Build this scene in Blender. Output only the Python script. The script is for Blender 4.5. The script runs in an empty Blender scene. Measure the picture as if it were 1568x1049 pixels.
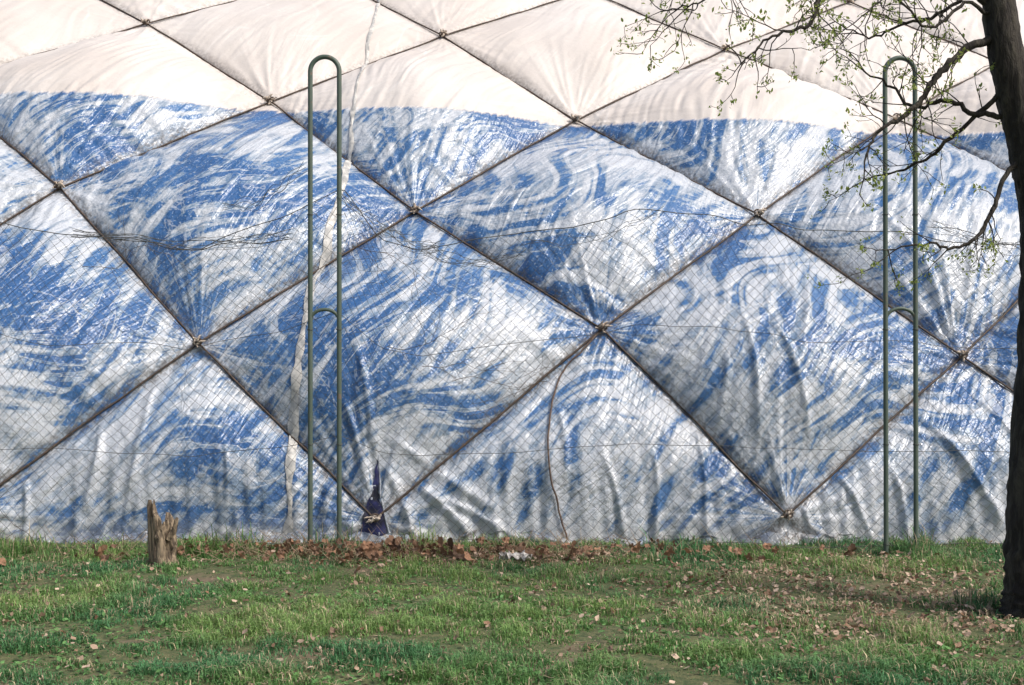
import bpy, math, random
import numpy as np
from mathutils import Vector
from mathutils.bvhtree import BVHTree
random.seed(7); rng=np.random.default_rng(11)
sc=bpy.context.scene
# ---------------------------------------------------------------- helpers
def link(o,parent=None):
    sc.collection.objects.link(o)
    if parent: o.parent=parent
    return o
def empty(name):
    e=bpy.data.objects.new(name,None); return link(e)
def np_mesh(name,V,F,mat=None,smooth=True,parent=None,cols=None,attrs=None):
    V=np.asarray(V,dtype=np.float32); F=np.asarray(F,dtype=np.int32)
    m=bpy.data.meshes.new(name); n=F.shape[1]
    m.vertices.add(len(V)); m.vertices.foreach_set('co',V.ravel())
    m.loops.add(F.size); m.loops.foreach_set('vertex_index',F.ravel())
    m.polygons.add(len(F)); m.polygons.foreach_set('loop_start',np.arange(0,F.size,n,dtype=np.int32))
    m.polygons.foreach_set('use_smooth',np.full(len(F),smooth))
    m.update(calc_edges=True)
    if cols is not None:
        c=np.ones((len(V),4),dtype=np.float32); c[:,:3]=cols
        a=m.attributes.new('col','FLOAT_COLOR','POINT'); a.data.foreach_set('color',c.ravel())
    if attrs:
        for k,v in attrs.items():
            v=np.asarray(v,dtype=np.float32)
            if v.ndim==2:
                a=m.attributes.new(k,'FLOAT_VECTOR','POINT'); a.data.foreach_set('vector',v.ravel())
            else:
                a=m.attributes.new(k,'FLOAT','POINT'); a.data.foreach_set('value',v)
    if mat: m.materials.append(mat)
    return link(bpy.data.objects.new(name,m),parent)
class Tubes:
    def __init__(s): s.V=[];s.F=[];s.n=0
    def add(s,pts,rad,sides=6,jit=0,cap=True):
        P=np.asarray(pts,float); k=len(P)
        R=np.full(k,rad) if np.isscalar(rad) else np.asarray(rad,float)
        T=np.gradient(P,axis=0); T/=np.linalg.norm(T,axis=1)[:,None]+1e-9
        ref=np.eye(3)[int(np.argmin(np.abs(T).max(0)))]
        A=np.cross(T,ref); A/=np.linalg.norm(A,axis=1)[:,None]+1e-9
        B=np.cross(T,A)
        an=np.arange(sides)*2*math.pi/sides
        rr=R[:,None]*(1+jit*rng.standard_normal((k,sides)))
        V=P[:,None,:]+rr[:,:,None]*(A[:,None,:]*np.cos(an)[None,:,None]+B[:,None,:]*np.sin(an)[None,:,None])
        i=np.arange(k-1)[:,None]*sides; j=np.arange(sides)[None,:]; j2=(j+1)%sides
        F=np.stack([i+j,i+j2,i+sides+j2,i+sides+j],-1).reshape(-1,4)+s.n
        s.V.append(V.reshape(-1,3)); s.F.append(F); s.n+=k*sides
    def obj(s,name,mat,parent=None): return np_mesh(name,np.concatenate(s.V),np.concatenate(s.F),mat,True,parent)
def smooth_line(pts,n=8):
    P=np.asarray(pts,float); out=[]
    Q=np.vstack([2*P[0]-P[1],P,2*P[-1]-P[-2]])
    for i in range(1,len(Q)-2):
        for t in np.linspace(0,1,n,endpoint=False):
            a,b,c,d=Q[i-1],Q[i],Q[i+1],Q[i+2]
            out.append(.5*((2*b)+(-a+c)*t+(2*a-5*b+4*c-d)*t*t+(-a+3*b-3*c+d)*t**3))
    out.append(P[-1]); return np.array(out)
def n1(x,seed):
    r=np.random.default_rng(seed).uniform(-1,1,512); x=np.asarray(x)+200.
    i=np.floor(x).astype(int); f=x-i; f=f*f*(3-2*f)
    return r[i%512]*(1-f)+r[(i+1)%512]*f
def n2(x,y,seed):
    r=np.random.default_rng(seed).uniform(-1,1,(128,128)); x=np.asarray(x)+100.;y=np.asarray(y)+100.
    i=np.floor(x).astype(int);j=np.floor(y).astype(int);f=x-i;g=y-j;f=f*f*(3-2*f);g=g*g*(3-2*g);i%=127;j%=127
    return (r[i,j]*(1-f)+r[i+1,j]*f)*(1-g)+(r[i,j+1]*(1-f)+r[i+1,j+1]*f)*g
# ---------------------------------------------------------------- node material helper
class M:
    def __init__(s,name):
        s.m=bpy.data.materials.new(name); s.m.use_nodes=True; s.t=s.m.node_tree; s.b=s.t.nodes['Principled BSDF']
    def n(s,ty,**k):
        x=s.t.nodes.new(ty)
        for a,v in k.items(): setattr(x,a,v)
        return x
    def put(s,sock,v):
        if isinstance(v,bpy.types.NodeSocket): s.t.links.new(v,sock)
        else: sock.default_value=v
    def math(s,op,a,b=0.,c=None,clamp=False):
        x=s.n('ShaderNodeMath',operation=op,use_clamp=clamp); s.put(x.inputs[0],a); s.put(x.inputs[1],b)
        if c is not None: s.put(x.inputs[2],c)
        return x.outputs[0]
    def vm(s,op,a,b):
        x=s.n('ShaderNodeVectorMath',operation=op); s.put(x.inputs[0],a); s.put(x.inputs[1],b); return x.outputs[0]
    def noise(s,vec,scale=1.,detail=3.,rough=.5,dist=0.):
        x=s.n('ShaderNodeTexNoise'); s.put(x.inputs['Vector'],vec); x.inputs['Scale'].default_value=scale
        x.inputs['Detail'].default_value=detail; x.inputs['Roughness'].default_value=rough; x.inputs['Distortion'].default_value=dist
        return x.outputs['Fac']
    def attr(s,name,out='Vector'):
        x=s.n('ShaderNodeAttribute',attribute_name=name); return x.outputs[out]
    def mix(s,f,a,b,blend='MIX'):
        x=s.n('ShaderNodeMix',data_type='RGBA',blend_type=blend); s.put(x.inputs[0],f)
        s.put(x.inputs[6],a if isinstance(a,bpy.types.NodeSocket) else (*a,1)); s.put(x.inputs[7],b if isinstance(b,bpy.types.NodeSocket) else (*b,1)); return x.outputs[2]
    def step(s,v,lo,hi,a=0.,b=1.):
        x=s.n('ShaderNodeMapRange',interpolation_type='SMOOTHSTEP'); s.put(x.inputs[0],v); s.put(x.inputs[1],lo); s.put(x.inputs[2],hi); s.put(x.inputs[3],a); s.put(x.inputs[4],b); return x.outputs[0]
    def pos(s): return s.n('ShaderNodeTexCoord').outputs['Object']
    def bump(s,h,strength=.3,dist=.02):
        x=s.n('ShaderNodeBump'); x.inputs['Strength'].default_value=strength; x.inputs['Distance'].default_value=dist; s.put(x.inputs['Height'],h); s.t.links.new(x.outputs[0],s.b.inputs['Normal'])
    def base(s,c,r=.6):
        s.put(s.b.inputs['Base Color'],c if isinstance(c,bpy.types.NodeSocket) else (*c,1)); s.put(s.b.inputs['Roughness'],r)
def simple(name,c1,c2,scale,rough=.6,bump=.3,metal=0,stretch=(1,1,1)):
    k=M(name); v=k.vm('MULTIPLY',k.pos(),stretch); f=k.noise(v,scale,3,.6)
    k.base(k.mix(k.step(f,.35,.65),c1,c2),rough); k.b.inputs['Metallic'].default_value=metal; k.bump(f,bump,.01); return k.m
# ---------------------------------------------------------------- membrane material
def membrane_mat():
    k=M('translucent_film'); p=k.pos()
    w=k.attr('wts'); wr=k.n('ShaderNodeSeparateXYZ'); k.put(wr.inputs[0],w)
    tot=0.
    for i,(a,sc_) in enumerate((('fanB',(13,1.0,1)),('fanR',(15,1.2,1)),('fanL',(13,1.1,1)))):
        f=k.noise(k.vm('MULTIPLY',k.attr(a),sc_),1.,2.,.5,.6)
        f=k.math('MULTIPLY',k.math('SUBTRACT',f,.5),wr.outputs[i]); tot=k.math('ADD',tot,f)
    sx=k.n('ShaderNodeSeparateXYZ'); k.put(sx.inputs[0],p); X,Y,Z=sx.outputs
    bend=k.math('MULTIPLY',k.noise(p,.6,0.),1.9)
    def diag(ang,ka,kb,seed,dist=.6,det=3,bw=1.):
        c,s_=math.cos(ang),math.sin(ang)
        al=k.math('ADD',k.math('MULTIPLY',X,c),k.math('MULTIPLY',Z,s_)); ac=k.math('SUBTRACT',k.math('MULTIPLY',Z,c),k.math('MULTIPLY',X,s_))
        ac=k.math('MULTIPLY_ADD',bend,bw,ac)
        cv=k.n('ShaderNodeCombineXYZ'); k.put(cv.inputs[0],k.math('MULTIPLY',al,ka)); k.put(cv.inputs[1],k.math('MULTIPLY',ac,kb)); cv.inputs[2].default_value=seed
        return k.noise(cv.outputs[0],1.,det,.5,dist)
    d1=diag(math.radians(60),1.0,6.6,3.3,.45,2,.45); d2=diag(math.radians(27),1.15,7.2,8.1,.5,2,.9); d3=diag(math.radians(50),2.2,19.,5.,.4,1,-.4)
    sel=k.step(k.noise(p,.8,1.),.46,.54)
    dm=k.math('ADD',k.math('MULTIPLY',d1,sel),k.math('MULTIPLY',d2,k.math('SUBTRACT',1.,sel)))
    low=k.noise(k.vm('ADD',p,(3.1,0,7.7)),.62,2.,.5)
    F=k.math('ADD',k.math('MULTIPLY',tot,1.2),k.math('MULTIPLY',k.math('SUBTRACT',dm,.5),1.75))
    F=k.math('ADD',F,k.math('MULTIPLY',k.math('SUBTRACT',d3,.5),.5))
    F=k.math('ADD',F,k.math('MULTIPLY',k.math('SUBTRACT',low,.465),1.3))
    F=k.math('ADD',F,k.math('MULTIPLY',k.attr('fold','Fac'),1.4))
    F=k.math('ADD',F,k.step(Z,1.8,.1,0.,.07))
    F=k.math('ADD',F,k.step(X,1.,5.,0.,.04))
    fine=k.noise(p,22.,2.,.6)
    F=k.math('ADD',F,k.math('MULTIPLY',k.math('SUBTRACT',fine,.5),.12))
    rd=k.step(k.math('ABSOLUTE',k.math('SUBTRACT',dm,.54)),.015,.008)
    rd2=k.step(k.math('ABSOLUTE',k.math('SUBTRACT',tot,.06)),.013,.006)
    lw=k.step(low,.35,.65)
    deep=k.mix(lw,(.032,.112,.29),(.06,.165,.36))
    haze=k.mix(lw,(.165,.25,.37),(.31,.37,.445))
    white=k.mix(fine,(.44,.49,.56),(.63,.65,.68))
    c=k.mix(k.step(F,-.070,-.062),deep,k.mix(.42,deep,haze))
    c=k.mix(k.step(F,-.018,-.009),c,haze)
    c=k.mix(k.step(F,.09,.10),c,k.mix(.45,haze,white))
    c=k.mix(k.step(F,.185,.198),c,white)
    c=k.mix(k.math('MULTIPLY',rd,.65),c,white); c=k.mix(k.math('MULTIPLY',rd2,.45),c,white)
    sp=k.noise(p,38.,0.,.5); c=k.mix(k.math('MULTIPLY',k.step(sp,.71,.74),.6),c,(.45,.51,.58))
    c=k.mix(k.math('MULTIPLY',k.step(fine,.3,.7),.09),c,(.42,.46,.52))
    c=k.mix(k.step(Z,.38,.0,0.,.6),c,(.33,.33,.31))
    thr=k.math('MULTIPLY_ADD',X,-.04,5.50); e=k.math('ADD',k.math('SUBTRACT',Z,thr),k.math('MULTIPLY',k.math('SUBTRACT',d3,.5),.10))
    up=k.step(e,-.02,.035); nup=k.math('SUBTRACT',1.,up)
    cream=k.mix(k.step(low,.3,.7),(.63,.575,.53),(.71,.665,.625))
    cream=k.mix(k.math('MULTIPLY',k.step(dm,.60,.7),.4),cream,(.76,.73,.70))
    cream=k.mix(k.math('MULTIPLY',k.step(fine,.58,.76),.22),cream,(.5,.44,.39))
    c=k.mix(up,c,cream)
    ed=k.attr('edge','Fac'); grime_shade=k.math('MULTIPLY',k.step(ed,.14,.0),k.step(fine,.35,.65)); c=k.mix(k.math('MULTIPLY',grime_shade,k.math('MULTIPLY_ADD',up,-.35,.8)),c,(.12,.10,.085))  # grime along the cables, with pinch shading painted into the same dark colour
    k.base(c,k.mix(up,(.29,.29,.29),(.55,.55,.55)))
    k.b.inputs['Specular IOR Level'].default_value=.5
    h=k.math('MULTIPLY',k.math('ADD',d3,k.math('MULTIPLY',k.noise(p,9.,3.,.6),1.1)),k.math('MULTIPLY_ADD',nup,.8,.2)); k.bump(h,.8,.03)
    return k.m
# ---------------------------------------------------------------- air dome
dome=empty('air_dome')
rows={
-2:(13.0,[(-10.5,-3.4),(-6.,-3.4),(-1.5,-3.4),(3.,-3.4),(7.5,-3.4),(12.,-3.4)],0),
-1:(13.05,[(-8.2,-1.6),(-3.7,-1.6),(.8,-1.6),(5.2,-1.6),(9.7,-1.6)],1),
0:(13.0,[(-10.5,.3),(-6.0,.32),(-1.49,.25),(3.0,.29),(7.5,.3),(12.,.3)],0),
1:(14.0,[(-8.2,2.2),(-3.68,2.21),(1.06,2.38),(5.28,2.06),(9.8,2.1)],1),
2:(15.35,[(-10.3,4.3),(-5.82,4.28),(-1.25,3.97),(3.16,3.93),(7.6,3.9),(12.,3.9)],0),
3:(17.2,[(-8.3,6.1),(-3.48,5.84),(.92,5.57),(5.54,5.6),(10.1,5.6)],1),
4:(18.6,[(-10.2,7.5),(-5.69,7.4),(-1.08,7.21),(3.33,7.0),(7.6,6.8),(12.,6.8)],0),
5:(20.5,[(-8.25,9.0),(-3.19,8.82),(1.3,8.56),(5.8,8.37),(10.2,8.3)],1),
6:(22.6,[(-10.2,10.1),(-5.6,10.0),(-1.,9.9),(3.5,9.75),(8.,9.7),(12.4,9.6)],0),
7:(24.9,[(-8.,10.9),(-3.2,10.8),(1.3,10.7),(5.8,10.6),(10.2,10.5)],1),
8:(27.3,[(-10.2,11.3),(-5.6,11.3),(-1.,11.2),(3.5,11.2),(8.,11.1),(12.4,11.)],0)}
def node(r,c):
    Y,l,off=rows[r]; x,z=l[c]; return np.array([x,Y,z])
G=110; s1=np.linspace(0,1,G+1); S,T=np.meshgrid(s1,s1,indexing='ij'); S=S.ravel();T=T.ravel()
gi=np.arange(G)[:,None]*(G+1)+np.arange(G)[None,:]; GF=np.stack([gi,gi+G+1,gi+G+2,gi+1],-1).reshape(-1,4)
V=[];F=[];A={k:[] for k in('fanB','fanR','fanL','wts','fold','edge')}; off=0; edges=set()
def sstep(a,lo,hi):
    t=np.clip((a-lo)/(hi-lo),0,1); return t*t*(3-2*t)
# long drape folds in the slack lower film (x0,z0,x1,z1,width,height) in metres on the film
FOLDS=[(2.62,2.3,2.74,.95,.03,.045),(2.96,2.15,3.32,1.0,.035,.05),(3.55,.8,3.97,.0,.03,.06),(4.65,1.3,5.4,.15,.045,.065),(5.3,1.6,5.9,.5,.05,.05),
(-1.40,.75,-1.0,.0,.045,.08),(-1.2,.72,-.4,.05,.04,.07),(-1.35,1.0,-.2,.35,.05,.05),(-.9,.5,.1,.0,.035,.05),(.50,1.5,.62,.6,.03,.045),(2.05,1.3,2.15,.0,.03,.055),
(1.55,1.0,1.6,.0,.03,.05),(-4.6,1.2,-4.65,.3,.035,.06),(-4.1,1.8,-4.25,.0,.04,.05),(-3.2,1.1,-3.1,.2,.03,.05),(-5.4,.7,-5.3,.0,.03,.05),(1.0,.9,1.25,.0,.03,.05),
(4.2,.8,4.35,.0,.03,.05),(2.4,1.9,2.3,1.2,.03,.035),(3.5,2.9,3.1,1.3,.05,.035),(-.2,1.9,-1.2,.7,.05,.04),(-1.9,1.4,-1.55,.5,.03,.06),(-1.75,1.9,-1.5,.9,.03,.05),(3.1,.5,3.3,.0,.02,.04),(5.6,3.2,5.35,2.4,.04,.04),(4.6,3.6,5.2,2.5,.05,.04)]
cid=0
for r in range(-2,7):
    l0=rows[r][1]; odd=rows[r][2]; 
    for c in range(len(l0)):
        if odd: li,ri,ti=c,c+1,c
        else: li,ri,ti=c-1,c,c
        if li<0 or ri>=len(rows[r+1][1]): continue
        B,L,R,Tn=node(r,c),node(r+1,li),node(r+1,ri),node(r+2,ti)
        cid+=1; sd=cid*17
        for a,b in (((r,c),(r+1,li)),((r,c),(r+1,ri)),((r+1,li),(r+2,ti)),((r+1,ri),(r+2,ti))): edges.add((a,b))
        P=((1-S)*(1-T))[:,None]*B+(S*(1-T))[:,None]*R+((1-S)*T)[:,None]*L+(S*T)[:,None]*Tn
        nrm=np.cross(R-L,Tn-B); nrm/=np.linalg.norm(nrm)
        ex=np.array([1.,0,0]); ey=np.cross(nrm,ex); ey/=np.linalg.norm(ey)
        hgt={-2:.1,-1:.5,0:.60,1:.58,2:.52,3:.29,4:.25,5:.2,6:.2}[r]
        Ss=S**.9; Ts=T**.9
        bul=(16*Ss*(1-Ss)*Ts*(1-Ts))**.88*hgt
        bul=bul*(.30+.70*sstep(P[:,2],0,1.5))
        dist=np.zeros(len(S)); fans={}
        slen=2.9
        ed=np.minimum(np.minimum(S,1-S),np.minimum(T,1-T))*slen
        upf=1. if r<3 else .5
        for nm,Cn,a0,amp,fal in (('B',B,math.pi/2,.075,.8),('R',R,math.pi,.06,.6),('L',L,0,.05,.6),('T',Tn,-math.pi/2,.035,.4)):
            d=P-Cn; x=d@ex; y=d@ey
            ca,sa=math.cos(-a0),math.sin(-a0); xr=x*ca-y*sa; yr=x*sa+y*ca
            ph=np.arctan2(yr,xr); rr=np.hypot(x,y)
            fr=np.maximum(0,1.-2.2*np.abs(n1(ph*8+rr*.5,sd+ord(nm))))**1.6
            f2=n1(ph*19+rr*.8,sd+ord(nm)+3)
            dist+=upf*amp*np.exp(-rr/fal)*np.clip(rr/.35,0,1)*(1.0*fr+.45*f2)
            fans[nm]=(np.stack([ph,rr,np.full(len(S),cid*7.3)],1),rr)
        for along,de,sg in ((T,S*slen,1),(T,(1-S)*slen,-1),(S,T*slen,1),(S,(1-T)*slen,-1)):
            lg=np.clip(n1(along*3.1,sd+5+sg)+.6,0,1.5)
            dist+=.032*upf*lg*np.exp(-de/.36)*n1(along*26+de*1.2*sg,sd+int(sg*2)+31)
        dist+=.03*n2(P[:,0]*1.6+P[:,2]*.9,P[:,2]*.9-P[:,0]*.5,sd%90+4)
        a1=(P[:,0]*.85-.53*P[:,2]); b1=(P[:,0]*.53+.85*P[:,2]); wr_=.3*n2(P[:,0]*.9,P[:,2]*.9,41)
        cr_=np.abs(n2((a1+wr_)*6,b1*.9,sd%70+9)); dist+=upf*.032*np.maximum(0,.55-1.6*cr_)*(n2(P[:,0]*.8,P[:,2]*.8,sd%50)*.6+.7)
        dist+=upf*.014*n2((a1+wr_)*16,b1*2.2,sd%60+19)
        lowz=sstep(P[:,2],1.6,.1)
        dist+=.03*(1-2*np.abs(n1(P[:,0]*3.3+.5*n1(P[:,2]*2,3),99)))*lowz+.022*n1(P[:,0]*12+P[:,2],98)*lowz
        if r<2:
            for (x0,z0,x1,z1,fw,fa) in FOLDS:
                dx_,dz_=x1-x0,z1-z0; ll=math.hypot(dx_,dz_)
                u_=((P[:,0]-x0)*dx_+(P[:,2]-z0)*dz_)/ll**2; v_=((P[:,0]-x0)*dz_-(P[:,2]-z0)*dx_)/ll+.03*np.sin(u_*4)
                fwv=fw*(.6+.8*np.clip(u_,0,1)); dist+=fa*np.exp(-np.abs(v_/fwv)**1.5)*sstep(u_,-.08,.25)*sstep(u_,1.12,.85)
        dist*=np.clip(ed/.10,0,1)
        P=P+(bul+dist)[:,None]*nrm
        V.append(P);F.append(GF+off);off+=len(P)
        A['fanB'].append(fans['B'][0]);A['fanR'].append(fans['R'][0]);A['fanL'].append(fans['L'][0])
        ww=np.stack([1/(fans[q][1]+.3)**1.1*.62 for q in 'BRL'],1); A['wts'].append(np.clip(ww,0,1.1))
        A['fold'].append(dist); A['edge'].append(ed)
V=np.concatenate(V);F=np.concatenate(F); A={k:np.concatenate(v) for k,v in A.items()}
mm=membrane_mat()
membrane=np_mesh('membrane',V,F,mm,True,dome,attrs=A)
bvh=BVHTree.FromPolygons([tuple(v) for v in V[:]],[tuple(int(i) for i in f) for f in F[::1]]) 
def onfilm(x,z,o=.03):
    h=bvh.ray_cast(Vector((x,5,z)),Vector((0,1,0)))
    if h[0] is None: return np.array([x,13-o,z])
    n=h[1]; 
    if n.y>0: n=-n
    return np.array(h[0]+n*o)
# loose hem of the film bunched on the ground along the base
hx=np.linspace(-9,9,760); HV=[]; K=9
for i,x in enumerate(hx):
    top=.09+.07*float(n1(x*1.7,201))+.03*float(n1(x*9,202))
    p0=onfilm(x,max(top,.03),-.01); run=.12+.10*float(n1(x*1.1,203)); fo=.05*float(n1(x*8,204))+.025*float(n1(x*21,205))
    for j in range(K):
        u=j/(K-1); yy=p0[1]-run*u**1.3-fo*math.sin(u*math.pi*.8)-.02*math.sin(u*9+x*5); zz=p0[2]*(1-u)**.8+.03*math.sin(u*math.pi)*(1+float(n1(x*13,206)))-.01
        HV.append((x+.03*u*float(n1(x*6,207)),yy,zz))
q=np.arange(len(hx)-1)[:,None]*K+np.arange(K-1)[None,:]; hn=len(HV); hv=np.array(HV)
np_mesh('ground_hem',HV,np.stack([q,q+K,q+K+1,q+1],-1).reshape(-1,4),mm,True,dome,attrs={'edge':np.clip(.05+.07*n1(hv[:,0]*5,208),0,1),'fold':np.full(hn,-.1),'wts':np.zeros((hn,3))})
cable_m=simple('steel_cable_rusty',(.04,.03,.024),(.10,.065,.045),30,.65,.4)
tb=Tubes()
for a,b in sorted(edges):
    pa,pb=node(*a),node(*b)
    if max(pa[2],pb[2])<0 or (a[0]==-1): continue
    t=np.linspace(0,1,24)[:,None]; P=pa*(1-t)+pb*t
    nn=np.array([0,-.8,.45]); sd=(a[0]*31+a[1]*7+b[1]*3)%97+5
    P=P+nn*(.025+.012*n1(t[:,0]*9,sd)[:,None]) + np.array([1.,0,0])*(.03*n1(t[:,0]*4,sd+1)*np.sin(t[:,0]*math.pi))[:,None]
    tb.add(P,.0125,6)
tb.obj('cable_net',cable_m,dome)
clamp_m=simple('node_strap',(.40,.32,.25),(.62,.53,.44),25,.6,.5)
hub=Tubes(); scr=Tubes()
for r in range(0,7):
    for c in range(len(rows[r][1])):
        p=node(r,c)+np.array([0,-.06,.03])
        an=np.linspace(0,2*math.pi,13)
        hub.add(np.stack([p[0]+.05*np.cos(an),np.full(13,p[1])+.01*np.sin(an),p[2]+.04*np.sin(an)],1),.011,6)
        hub.add([p+(-.05,-.01,-.03),p+(0,-.03,0),p+(.05,-.01,.03)],.016,6)
        for q in range(7):
            a=rng.uniform(0,6.28); l=rng.uniform(.04,.12)
            e=p+np.array([math.cos(a)*l,-.03,math.sin(a)*l*.7])
            scr.add(smooth_line([p+(0,-.01,0),(p+e)/2+rng.normal(0,.015,3),e],3),[.018,.02,.022,.016,.012,.01,.004],5,.3)
hub.obj('cable_clamps',cable_m,dome); scr.obj('film_gathers',clamp_m,dome)
# seam strip
seam_m=simple('seam_tape',(.36,.36,.35),(.64,.62,.58),9,.45,.6)
zs=np.linspace(-.05,9.2,330); sv=[];sf=[]
cx=np.interp(zs,[0,1.3,2.6,3.0,3.4,4.4,5.7,7.3,9.2],[-2.45,-2.44,-2.38,-2.42,-2.30,-2.18,-2.2,-2.18,-2.2])+.02*n1(zs*3,5)
for i,(z,x) in enumerate(zip(zs,cx)):
    w=(.048+.022*float(n1(z*6,8)))*float(np.interp(z,[0,3,4.5,9],[1,.95,.6,.45]))
    for q in (-1,-.3,.3,1):
        sv.append(onfilm(x+q*w,z,.014+.010*(1-abs(q))+.008*float(n1(z*14+q*2,12))))
for i in range(len(zs)-1):
    for j in range(3): a=i*4+j; sf.append((a,a+1,a+5,a+4))
np_mesh('seam_strip',np.array(sv),sf,seam_m,True,dome)
# hanging ropes
rp=Tubes(); rope_m=simple('hemp_rope',(.09,.06,.05),(.18,.13,.10),40,.9,.5)
def drape(pts,rad,o=.03,n=10):
    L=smooth_line([(a,0,b) for a,b in pts],n); rp.add([onfilm(q[0],q[2],o) for q in L],rad,6)
drape([(1.06,2.38),(.80,2.1),(.57,1.84),(.43,1.36),(.40,.95),(.47,.51),(.61,.0)],.0105)
rp.obj('loose_rope',rope_m,dome)
# torn opening: blue patch on the film, shade of the inside painted into it
gap_m=simple('gap_shade_blue',(.006,.007,.018),(.022,.026,.12),5,.6,.6)
gv=[];gf=[]
for i,z in enumerate(np.linspace(.90,-.02,22)):
    t_=1-z/.90
    xl=-1.50-.16*t_+.02*math.sin(t_*6.)+.008*math.sin(i*1.7); xr=-1.49+.10*t_+.12*max(0,t_-.5)+.006*math.sin(i*2.3)
    for q in range(6): gv.append(onfilm(xl+(xr-xl)*q/5,z,.010+.008*abs(math.sin(q*2+i))))
for i in range(21):
    for j in range(5): a=i*6+j; gf.append((a,a+1,a+7,a+6))
np_mesh('torn_opening',gv,gf,gap_m,True,dome)
fe=Tubes(); pts=[]
for z in np.linspace(.95,-.02,16):
    t_=max(0,1-z/.90); pts.append(onfilm(-1.475+.10*t_+.12*max(0,t_-.5),z,.010))
fe.add(pts,np.linspace(.004,.014,16),7,.15)
fe.obj('rolled_film_edge',simple('film_hem',(.25,.28,.33),(.45,.48,.52),12,.5,.5),dome)
# ---------------------------------------------------------------- fence
fence=empty('chain_link_fence')
wire_m=simple('galvanised_wire',(.05,.053,.05),(.13,.13,.12),20,.6,.1,.2)
def ftop(x): return np.interp(x,[-8,-5.1,-4.2,-3.2,-2.2,-1.75,-1.3,-.9,0,1.2,2.5,3.8,4.4,5.2,8],[3.3,3.35,3.22,3.08,3.5,3.72,3.2,3.08,3.2,3.48,3.35,3.3,3.2,3.1,3.2])
wf=Tubes()
def fp(x,z):
    tp=ftop(x)+.04*n1(x*3,6)
    zz=z/3.4*tp+.05*n2(x*1.3,z*1.3,5)*(z>.1)
    xx=x+.10*n2(x*.9+30,z*1.1,7)
    yy=12.0+.07*n2(x*.8,z*.9,9)+.10*sstep(z,2.4,3.4)*n1(x*2.2,8)
    return np.stack([xx,yy,zz],-1)
sp=.115
for dr in (1,-1):
    x0=-11.
    while x0<11:
        z=np.arange(0,3.4001,.1); x=x0+dr*z*.95+.006*np.where(np.arange(len(z))%2,1,-1)
        mk=(x>-7.4)&(x<7.4)
        if mk.sum()>3: wf.add(fp(x[mk],z[mk]),.0020,3)
        x0+=sp
xs=np.linspace(-7.4,7.4,160)
for z,rd in ((3.4,.0045),(2.25,.0028),(1.1,.0028),(.12,.0028)):
    wf.add(fp(xs,np.full(160,z)),rd,4)
wf.obj('wire_mesh',wire_m,fence)
cr=Tubes()
for (xa,xb,za,zb,nn_) in ((-4.4,-2.2,3.25,3.2,10),(-1.7,-.7,3.6,3.08,10),(-.9,.1,3.1,3.05,7),(-2.9,-2.1,3.5,3.9,5),(4.2,6.,3.3,3.15,7),(.1,1.5,3.15,3.5,3)):
    for q in range(nn_):
        t=np.linspace(0,1,26); sdd=int(rng.integers(0,9999))
        x=xa+(xb-xa)*t+.04*n1(t*9,sdd); z=za+(zb-za)*t-.12*np.sin(t*math.pi)+.07*n1(t*7,sdd+1)+rng.normal(0,.03)
        cr.add(np.stack([x,11.95+.06*n1(t*6,sdd+2),z],1),.0028,3)
cr.obj('collapsed_mesh_edge',wire_m,fence)
# ---------------------------------------------------------------- hooped posts
pm=M('green_painted_pipe'); f=pm.noise(pm.pos(),14,4,.65); f2=pm.noise(pm.pos(),3,2)
pm.base(pm.mix(pm.step(f,.60,.70),pm.mix(f2,(.055,.085,.065),(.11,.145,.115)),(.16,.12,.09)),.5); pm.bump(f,.2,.004)
def hoop(xa,xb,top,low,lean,y=11.93):
    e=empty('hooped_fence_post'); r=(xb-xa)/2; cx=(xa+xb)/2; t=Tubes()
    an=np.linspace(math.pi,0,25)
    pts=[(xa+lean,y,-.1)]+[(xa+lean*(1-z/4.8),y,z) for z in np.linspace(.5,top-r-.15,9)]
    pts+=[(cx+r*math.cos(a),y,top-r+r*math.sin(a)) for a in an]
    pts+=[(xb+lean*(1-z/4.8),y+.0,z) for z in np.linspace(top-r-.15,.5,9)]+[(xb+lean,y,-.1)]
    t.add(pts,.0245,12); t.obj('hoop_pipe',pm.m,e)
    t=Tubes(); r2=r-.005
    t.add([(cx+lean*.5+r2*math.cos(a),y,low-r2*.75+r2*.75*math.sin(a)) for a in an],.018,10); t.obj('lower_arch',pm.m,e)
    t=Tubes()
    for z in (.12,1.12,2.27,3.42):
        for xx in (xa,xb):
            X=xx+lean*(1-z/4.8); an2=np.linspace(0,2*math.pi,11)
            t.add([(X+.03*math.cos(a),y+.03*math.sin(a),z+.004*math.sin(a*2)) for a in an2],.0035,5)
            t.add([(X+.02,y+.02,z),(X+.05,y+.05,z+.02),(X+.07,y+.03,z-.02)],.003,4)
    t.obj('wire_ties',wire_m,e)
hoop(-2.02,-1.73,5.0,2.47,.0); hoop(3.735,4.035,4.99,2.48,.012)
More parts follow.
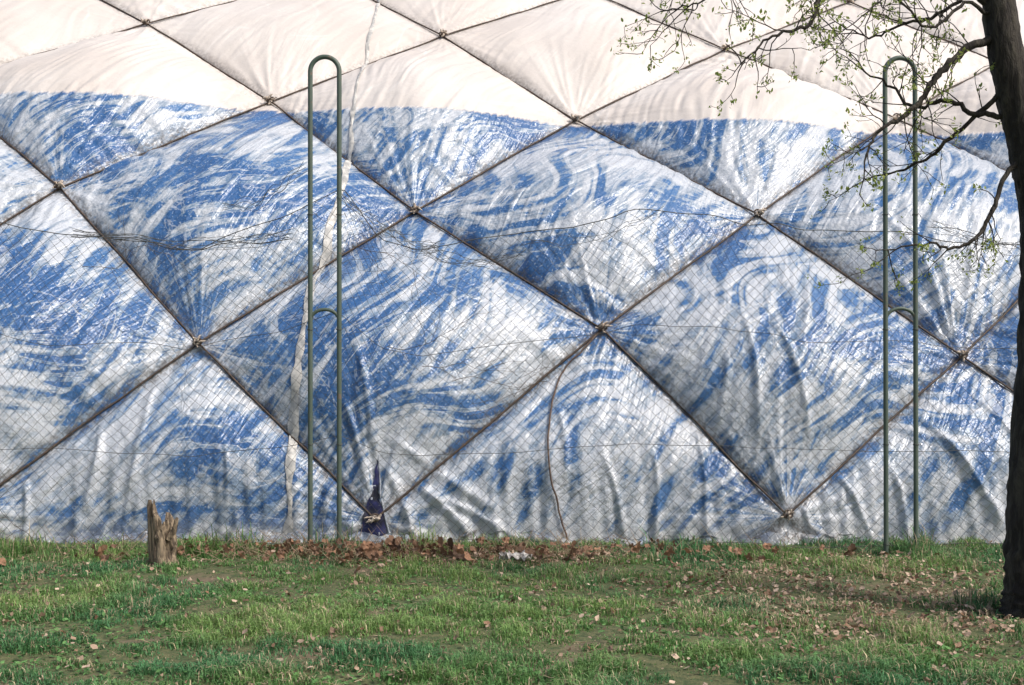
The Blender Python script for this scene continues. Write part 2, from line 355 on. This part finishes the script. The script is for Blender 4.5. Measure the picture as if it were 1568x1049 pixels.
# ---------------------------------------------------------------- ground
gm=M('lawn_soil'); p=gm.pos()
a=gm.noise(p,1.1,3,.6); b=gm.noise(p,14,4,.7); c0=gm.mix(gm.step(b,.35,.65),(.05,.075,.024),(.13,.13,.055))
c0=gm.mix(gm.step(a,.52,.66),c0,gm.mix(b,(.10,.075,.045),(.22,.165,.105))); gm.base(c0,.95); gm.bump(b,.8,.03)
gx=np.linspace(-1,1,201); gx=np.sign(gx)*(np.abs(gx)**2.2)*110
GX,GY=np.meshgrid(gx,gx+9,indexing='ij')
def gz(x,y):
    near=np.exp(-((x/14)**2+((y-8)/9)**2)); return near*(.035*n2(x*.9,y*.9,3)+.02*n2(x*2.6,y*2.6,4))
GV=np.stack([GX,GY,gz(GX,GY)],-1).reshape(-1,3); q=np.arange(200)[:,None]*201+np.arange(200)[None,:]
np_mesh('ground',GV,np.stack([q,q+201,q+202,q+1],-1).reshape(-1,4),gm.m)
# ---------------------------------------------------------------- grass
def colmat(name,rough,trans=.0,spec=.3):
    k=M(name); c=k.attr('col','Color'); k.base(c,rough); k.b.inputs['Specular IOR Level'].default_value=spec
    if trans:
        tr=k.n('ShaderNodeBsdfTranslucent'); k.put(tr.inputs[0],c); mx=k.n('ShaderNodeMixShader'); mx.inputs[0].default_value=trans
        k.t.links.new(k.b.outputs[0],mx.inputs[1]); k.t.links.new(tr.outputs[0],mx.inputs[2]); k.t.links.new(mx.outputs[0],k.t.nodes['Material Output'].inputs[0])
    return k.m
grass_m=colmat('grass_blades',.6,.3)
def litterdens(x,y):
    return 1.1*np.exp(-((x-2.7)/1.4)**2-((y-8.8)/1.3)**2)+.8*np.exp(-((x-3.3)/1.8)**2-((y-10.6)/.8)**2)+.95*np.exp(-((x+.5)/1.6)**4-((y-11.5)/.45)**2)+.3*np.exp(-((x+4.6)/1.2)**2-((y-9.6)/1.)**2)+.22*np.clip(n2(x*.9,y*.9,77),0,1)
N=380000
y=5.6+ (13.0-5.6)*rng.random(N)**1.15; x=(rng.random(N)*2-1)*(y*.46+.8)
tuft=n2(x*2.2,y*2.2,21)*.8+n2(x*6,y*6,22)*.9
dens=np.clip(.70+.7*tuft-.70*litterdens(x,y),.07,1); kp=rng.random(N)<dens; x=x[kp];y=y[kp];tuft=tuft[kp];N=len(x)
h=(.026+.04*rng.random(N)**2)*(1+1.3*np.clip(tuft,-.6,1))
fb=np.exp(-((y-12.05)/.33)**2); h*=1+2.2*fb*rng.random(N)*(1+.9*n1(x*2.2,44))
nearp=np.exp(-((x-3.9)**2+(y-8.76)**2)/.25); h*=1+1.4*nearp
ang=rng.random(N)*6.283; lean=rng.random(N)*1.1+.2; wd=(.0024+.0028*rng.random(N))*(1+fb*.3)
dx,dy=np.cos(ang),np.sin(ang); b0=np.stack([x,y,gz(x,y)-.003],1)
sd_=np.stack([-dy*wd,dx*wd,0*x],1); D=np.stack([dx,dy,0*x],1)
mid=b0+D*(h*lean*.3)[:,None]+np.array([0,0,1])*(h*.62)[:,None]; tip=b0+D*(h*lean*1.)[:,None]+np.array([0,0,1])*(h*(1.-.35*lean))[:,None]
BV=np.stack([b0-sd_,b0+sd_,mid-sd_*.8,mid+sd_*.8,tip],1).reshape(-1,3)
bi=np.arange(N)[:,None]*5; BF=np.stack([bi+np.array([0,1,3]),bi+np.array([0,3,2]),bi+np.array([2,3,4])],1).reshape(-1,3)
g1=np.array([.095,.235,.065]);g2=np.array([.25,.38,.12]);g3=np.array([.08,.23,.10]);dry=np.array([.54,.44,.29])
u=np.clip(rng.random(N)*.5+.5*(n2(x*1.2,y*1.2,31)+.4)+.35*tuft,0,1)[:,None]; col=g1*(1-u)+g2*u
v=np.clip(n2(x*1.1+9,y*1.1,33)*1.6,0,1)[:,None]*.85; col=col*(1-v)+g3*v
dm=rng.random(N)<(.10+.3*np.clip(litterdens(x,y),0,1)+.06*fb+.12*(n2(x*3,y*3,35)>.2)); col[dm]=dry*(.6+.6*rng.random((dm.sum(),1)))
col*=(.65+.65*rng.random((N,1)))
np_mesh('grass',BV,BF,grass_m,False,cols=np.repeat(col,5,axis=0))
# broadleaf weeds
N=12000; y=5.8+6.9*rng.random(N); x=(rng.random(N)*2-1)*(y*.46+.5); kp=n2(x*1.5,y*1.5,51)>-.1; x=x[kp];y=y[kp];N=len(x)
def leafset(x,y,z,size,tilt,asp=.6,curl=.3):
    N=len(x); a=rng.random(N)*6.283; t=tilt*(rng.random(N)*2-1)*1.; 
    d=np.stack([np.cos(a)*np.cos(t),np.sin(a)*np.cos(t),np.sin(t)],1); s=np.cross(d,rng.normal(0,.35,(N,3))+[0,0,1]); s/=np.linalg.norm(s,axis=1)[:,None]; n=np.cross(s,d)
    o=np.stack([x,y,z],1); sz=size[:,None]; cu=(curl*rng.normal(0,1,N)*size)[:,None]
    P=[o,o+d*sz*.35+s*sz*asp*.5+n*cu*.5,o+d*sz*.35-s*sz*asp*.5+n*cu*.4,o+d*sz*.7+s*sz*asp*.38+n*cu*.2,o+d*sz*.7-s*sz*asp*.38+n*cu*.5,o+d*sz+n*cu,o+d*sz*.4-n*sz*.06]
    V=np.stack(P,1).reshape(-1,3); b=np.arange(N)[:,None]*7
    F=np.stack([b+np.array(k) for k in([0,1,6],[0,6,2],[1,3,6],[6,4,2],[3,5,6],[6,5,4])],1).reshape(-1,3); return V,F
wv,wfc=leafset(x,y,gz(x,y)+.015+.02*rng.random(N),.02+.03*rng.random(N),.6)
wc=np.array([.12,.25,.08])*(.6+.9*rng.random((N,1))); np_mesh('broadleaf_weeds',wv,wfc,grass_m,False,cols=np.repeat(wc,7,axis=0))
# fallen leaves
N=60000; y=5.8+7*rng.random(N); x=(rng.random(N)*2-1)*(y*.46+.5); kp=rng.random(N)<(.028+.44*np.clip(litterdens(x,y),0,1)**1.4*(.5+.9*(n2(x*3,y*3,61)>-.1))); x=x[kp];y=y[kp];N=len(x)
size=.016+.045*rng.random(N)**1.7; fb=np.exp(-((y-11.45)/.4)**2)
lv,lf=leafset(x,y,gz(x,y)+.015+.035*rng.random(N)+.05*fb*rng.random(N),size,.7,.8,.35)
t=rng.random((N,1)); lc=np.array([.20,.11,.06])*(1-t)+np.array([.60,.46,.35])*t; lc*=(.6+.6*rng.random((N,1)))
leaf_m=colmat('dry_leaf',.75,.15)
fl=empty('fallen_leaves'); np_mesh('small_leaves',lv,lf,leaf_m,False,fl,cols=np.repeat(lc,7,axis=0))
lob=[];lof=[];loc=[]
def lobed(cx,cy,cz,s,rot,tilt):
    n=22; base=len(lob); from math import cos,sin
    R_=np.array([[cos(rot),-sin(rot),0],[sin(rot),cos(rot),0],[0,0,1]])@np.array([[1,0,0],[0,cos(tilt),-sin(tilt)],[0,sin(tilt),cos(tilt)]])
    lob.append((cx,cy,cz)); 
    for i in range(n):
        a=i/n*2*math.pi; rr=s*(.55+.35*abs(math.sin(a*2.5+.3))+.08*(i%2)); zc=s*.25*math.sin(a*3+rot)*rng.uniform(.5,1.2)
        lob.append(tuple(R_@np.array([rr*cos(a),rr*sin(a),zc])+np.array([cx,cy,cz])))
    for i in range(n): lof.append((base,base+1+i,base+1+(i+1)%n))
    c=np.array([.24,.13,.075])*rng.uniform(.3,1.5)+np.array([.03,.025,.02]); loc.extend([c]*(n+1))
for cx,cy,s,z,tl in ((-.55,11.45,.15,.12,1.1),(-.42,11.3,.12,.08,.7),(-.68,11.5,.11,.15,1.3),(-1.38,10.5,.07,.05,.9),(.55,11.4,.10,.08,.9),(.2,11.5,.09,.09,1.),(-1.7,11.6,.09,.1,1.),(-4.0,11.6,.09,.09,1.),(-3.9,11.4,.08,.05,.6),(3.3,11.6,.08,.1,1.2),(-4.8,11.2,.07,.05,.9),(.75,11.5,.08,.06,.8),(-1.35,11.5,.1,.12,1.2),(-1.15,11.6,.1,.18,.9),(1.5,11.2,.06,.05,.8),(2.9,8.4,.05,.05,.4),(.0,9.,.04,.04,.8),(3.1,11.,.05,.05,.5)):
    lobed(cx,cy,z,s,rng.uniform(0,6),tl)
for i in range(330):
    cx=rng.normal(-.6,1.35); lobed(cx,11.6+rng.normal(0,.22),.03+.15*rng.random(),rng.uniform(.02,.06),rng.uniform(0,6),rng.uniform(.2,1.4))
np_mesh('lobed_leaves',lob,lof,leaf_m,False,fl,cols=np.array(loc))
# dry stems and fallen twigs
tw=Tubes(); twm=simple('dry_stem',(.22,.15,.09),(.42,.33,.22),18,.85,.3)
for i in range(1000):
    near_=i<760
    cx=rng.normal(-.8,1.7) if near_ else rng.uniform(-5,5.); cy=(11.75+rng.normal(0,.22)) if near_ else rng.uniform(6.3,12)
    a=rng.uniform(0,6.28); l=rng.uniform(.06,.28 if near_ else .14); up=rng.uniform(0,1.2 if near_ else .3)
    p0=np.array([cx,cy,.03]); p1=p0+np.array([math.cos(a)*l,math.sin(a)*l,up*l])
    tw.add([p0,(p0+p1)/2+rng.normal(0,.015,3),p1],[.003,.0025,.0015],4)
tw.obj('fallen_twigs',twm)
pv=[];pf=[];n=16
for i in range(n):
    for j in range(n):
        pv.append((-.12+.32*i/n+rng.normal(0,.006),11.25+.22*j/n+rng.normal(0,.006),.07+.05*float(n2(i*.6,j*.6,77))+.02*rng.random()))
for i in range(n-1):
    for j in range(n-1): a_=i*n+j; pf.append((a_,a_+1,a_+n+1,a_+n))
np_mesh('crumpled_paper_litter',pv,pf,simple('dirty_paper',(.3,.28,.26),(.62,.6,.57),20,.7,.4),False)
# ---------------------------------------------------------------- stump
st=empty('tree_stump'); sm=M('weathered_wood'); v=sm.vm('MULTIPLY',sm.pos(),(34,34,4)); f=sm.noise(v,1,4,.65)
c0=sm.mix(sm.step(f,.36,.64),(.07,.052,.037),(.36,.28,.19)); sm.base(c0,.9); sm.bump(f,1.,.03)
sx0,sy0=-3.29,11.2
n=40; lv_=18; SV=[];SF=[]
for k in range(lv_):
    for i in range(n):
        a=i/n*2*math.pi; 
        top=.46+.13*float(n1(i*.32,71))+.10*float(n1(i*.95,72)); 
        top+= .13*max(0,math.cos(a-math.pi*1.05))-.10*max(0,math.cos(a-.9))
        z=top*k/(lv_-1); fl_=.10*math.exp(-z/.08)
        rr=.100+fl_*.5+.03*float(n1(i*.65+.2*k,73))+.016*float(n1(k*.8,74))+.02*math.sin(3*a)
        if k==lv_-1: rr*=.82
        SV.append((sx0+rr*math.cos(a)-.03*z,sy0+rr*math.sin(a),z-.03))
for k in range(lv_-1):
    for i in range(n): SF.append((k*n+i,k*n+(i+1)%n,(k+1)*n+(i+1)%n,(k+1)*n+i))
for k in range(5):
    for i in range(n):
        o=SV[(lv_-1)*n+i]; q=1-(k+1)*.18
        SV.append((sx0+(o[0]-sx0)*q,sy0+(o[1]-sy0)*q,o[2]-.05*(k+1)-.03*abs(float(n1(i*1.7+k*3,75)))))
for k in range(5):
    b=(lv_-1+k)*n
    for i in range(n): SF.append((b+i,b+(i+1)%n,b+n+(i+1)%n,b+n+i))
np_mesh('broken_trunk',SV,SF,sm.m,True,st)
t=Tubes()
for (a0,l,r0) in ((3.5,.63,.034),(3.0,.55,.03),(5.0,.42,.034),(4.3,.48,.028),(.4,.44,.028)):
    x_=sx0+.082*math.cos(a0); y_=sy0+.082*math.sin(a0)
    t.add([(x_,y_,.05),(x_-.005,y_,.2),(x_-.01,y_,.33),(x_-.03,y_,l*.9),(x_-.03,y_,l)],[r0,r0*1.1,r0,r0*.8,.012],8,.2)
t.add([(sx0+.07,sy0-.05,.27),(sx0+.13,sy0-.07,.35),(sx0+.16,sy0-.08,.45),(sx0+.165,sy0-.08,.47)],[.034,.028,.018,.01],8,.18)
t.obj('splinters',sm.m,st)
# ---------------------------------------------------------------- tree
tree=empty('tree'); TY=8.76
bm_=M('dark_bark'); v=bm_.vm('MULTIPLY',bm_.pos(),(16,16,4)); f=bm_.noise(v,1,5,.65,.5)
bm_.base(bm_.mix(bm_.step(f,.4,.7),(.018,.014,.011),(.075,.065,.048)),.9); bm_.bump(f,1.,.05)
trunk=[(3.895,-.1,.30),(3.895,.06,.27),(3.895,.25,.255),(3.90,.67,.25),(3.92,1.4,.225),(3.945,2.1,.20),(3.93,2.84,.178),(3.84,3.32,.158),(3.715,3.8,.136),(3.605,4.28,.118),(3.56,4.8,.11),(3.5,5.6,.10),(3.6,6.6,.075),(3.55,7.6,.045),(3.6,8.5,.015)]
TL=smooth_line([(a,TY,b) for a,b,_ in trunk],8); TR=np.interp(np.arange(len(TL))/8,np.arange(len(trunk)),[r for _,_,r in trunk])
t=Tubes(); t.add(TL,TR,30,.04)
t.obj('trunk',bm_.m,tree)
br=Tubes(); leaves=[]
def twig(p,d,l,r,lev):
    n=max(4,int(l/.06)); pts=[p.copy()]; d=d/np.linalg.norm(d)
    for i in range(n):
        d=d+rng.normal(0,.17,3)+np.array([0,0,.035*(1 if lev>1 else -.6)]); d/=np.linalg.norm(d); p=p+d*l/n; pts.append(p.copy())
        if lev<3 and i>0 and rng.random()<(.50 if lev<2 else .40):
            sd=np.cross(d,rng.normal(0,1,3)); sd/=np.linalg.norm(sd); twig(p,d*.7+sd*.75,l*rng.uniform(.3,.55),r*.6,lev+1)
    br.add(pts,np.linspace(r,max(.0016,r*.35),len(pts)),5 if lev<2 else 4)
    if rng.random()<.9: leaves.append((p,d))
    for q in pts[2:]:
        if lev>=2 and rng.random()<.19: leaves.append((q,d))
limbs=[
([(3.62,4.23),(3.39,4.18),(3.2,4.04),(3.06,3.89),(2.95,3.73),(2.79,3.6),(2.62,3.48),(2.53,3.32)],.034,.008,-.25),
([(3.80,3.36),(3.61,3.22),(3.49,2.93),(3.35,2.74),(3.15,2.67),(2.96,2.69),(2.67,2.64)],.022,.005,-.3),
([(3.66,3.65),(3.44,3.7),(3.23,3.8),(3.01,3.77),(2.87,3.94),(2.67,4.08)],.024,.006,.3),
([(3.56,4.45),(3.2,4.62),(2.72,4.81),(2.29,4.66),(2.19,4.42),(2.1,4.23),(1.90,4.16),(1.71,4.04),(1.57,3.85)],.03,.004,-.5),
([(2.72,4.81),(2.0,4.81),(1.62,4.61),(1.47,4.47),(1.28,4.37),(1.04,4.30)],.016,.003,-.2),
([(3.66,3.9),(3.35,3.6),(3.15,3.41),(2.96,3.32),(2.72,3.27)],.02,.005,.45),
([(3.45,4.66),(3.15,4.42),(2.91,4.37),(2.67,4.28),(2.43,4.42)],.016,.004,.2),
([(3.5,5.2),(3.0,5.2),(2.5,5.0),(2.0,5.05),(1.55,4.85),(1.3,4.7)],.03,.004,.1),
([(3.9,2.9),(4.3,3.3),(4.7,3.9),(5.1,4.3)],.05,.01,.3),
([(3.5,5.5),(4.,6.),(4.6,6.4),(5.1,6.9)],.05,.01,-.3),
([(3.55,6.3),(3.,6.9),(2.4,7.3),(1.9,7.5)],.04,.008,.4),
([(3.5,5.0),(3.7,5.6),(3.9,6.2),(3.8,6.9)],.04,.008,1.3),
([(3.55,4.9),(3.4,5.6),(3.1,6.1),(2.9,6.6)],.04,.008,-1.3),
([(3.6,4.35),(3.3,4.45),(3.0,4.25),(2.7,4.45),(2.5,4.3)],.016,.004,-.4),
]
for li,(pl,ra,rb,dy) in enumerate(limbs):
    n=len(pl); P=smooth_line([(a,TY+dy*(i/(n-1)) - (.2 if li==4 else 0),b) for i,(a,b) in enumerate(pl)],6)
    P[1:-1]+=rng.normal(0,.008,(len(P)-2,3)); br.add(P,np.linspace(ra,rb,len(P)),8,.05)
    for i in range(5,len(P)):
        if rng.random()<(.36 if li in (1,5) else .52):
            d=P[i]-P[i-1]; d/=np.linalg.norm(d)
            sdv=rng.normal(0,1,3)*np.array([.8,.8,1.])+(0,0,.1); twig(P[i],d*.7+sdv*.55,rng.uniform(.18,.5),.0052,1)
    twig(P[-1],P[-1]-P[-2],.3,rb,1)
br.obj('branches',bm_.m,tree)
lx=[];ls=[]
for p,d in leaves:
    for q in range(rng.integers(2,5)): lx.append(p+rng.normal(0,.013,3)); ls.append(rng.uniform(.018,.042))
lx=np.array(lx); V2,F2=leafset(lx[:,0],lx[:,1],lx[:,2],np.array(ls),1.3,.5,.2)
t_=rng.random((len(lx),1)); lc=np.array([.20,.29,.06])*(1-t_)+np.array([.42,.47,.14])*t_
np_mesh('young_leaves',V2,F2,colmat('spring_leaf',.5,.45),False,tree,cols=np.repeat(lc,7,axis=0))
# dead vine tangled in the fence
br=Tubes(); leaves=[]
for p,d,l in (((-1.25,11.93,2.1),(1,0,-.1),1.0),((-.9,11.93,1.9),(1,0,.1),.9),((-.6,11.93,1.75),(1,0,.15),.8),((.35,11.93,1.75),(-1,0,-.2),.7),((-4.7,11.93,.0),(0,0,1),.9),((-4.3,11.93,2.9),(1,0,-.1),1.),((-1.6,11.93,3.1),(1,0,-.3),.9)):
    twig(np.array(p),np.array(d,float),l,.0035,1)
vo=br.obj('dead_vine',simple('dead_vine_bark',(.07,.055,.045),(.16,.13,.10),20,.9,.3))
# ---------------------------------------------------------------- light & camera
sun_dir=Vector((.68,-.44,.93)).normalized()
L=bpy.data.lights.new('sun','SUN'); L.energy=2.6; L.angle=math.radians(10); L.color=(1,.97,.93)
so=link(bpy.data.objects.new('sun',L)); so.rotation_euler=sun_dir.to_track_quat('Z','Y').to_euler(); so.location=(8,-4,9)
w=bpy.data.worlds.new('World'); sc.world=w; w.use_nodes=True; nt=w.node_tree
sk=nt.nodes.new('ShaderNodeTexSky'); sk.sky_type='NISHITA'; sk.sun_disc=False; sk.sun_elevation=math.asin(sun_dir.z); sk.sun_rotation=math.atan2(sun_dir.x,sun_dir.y); sk.air_density=1.; sk.dust_density=5.
nt.links.new(sk.outputs[0],nt.nodes['Background'].inputs[0]); nt.nodes['Background'].inputs[1].default_value=.15
cam=bpy.data.cameras.new('camera'); co=link(bpy.data.objects.new('camera',cam)); co.location=(0,0,1.6); co.rotation_euler=(math.radians(90),0,0)
cam.sensor_width=36; cam.lens=41.88; cam.shift_y=.0526; cam.clip_end=500; sc.camera=co
sc.view_settings.view_transform='Standard'; sc.view_settings.look='None'; sc.view_settings.exposure=0
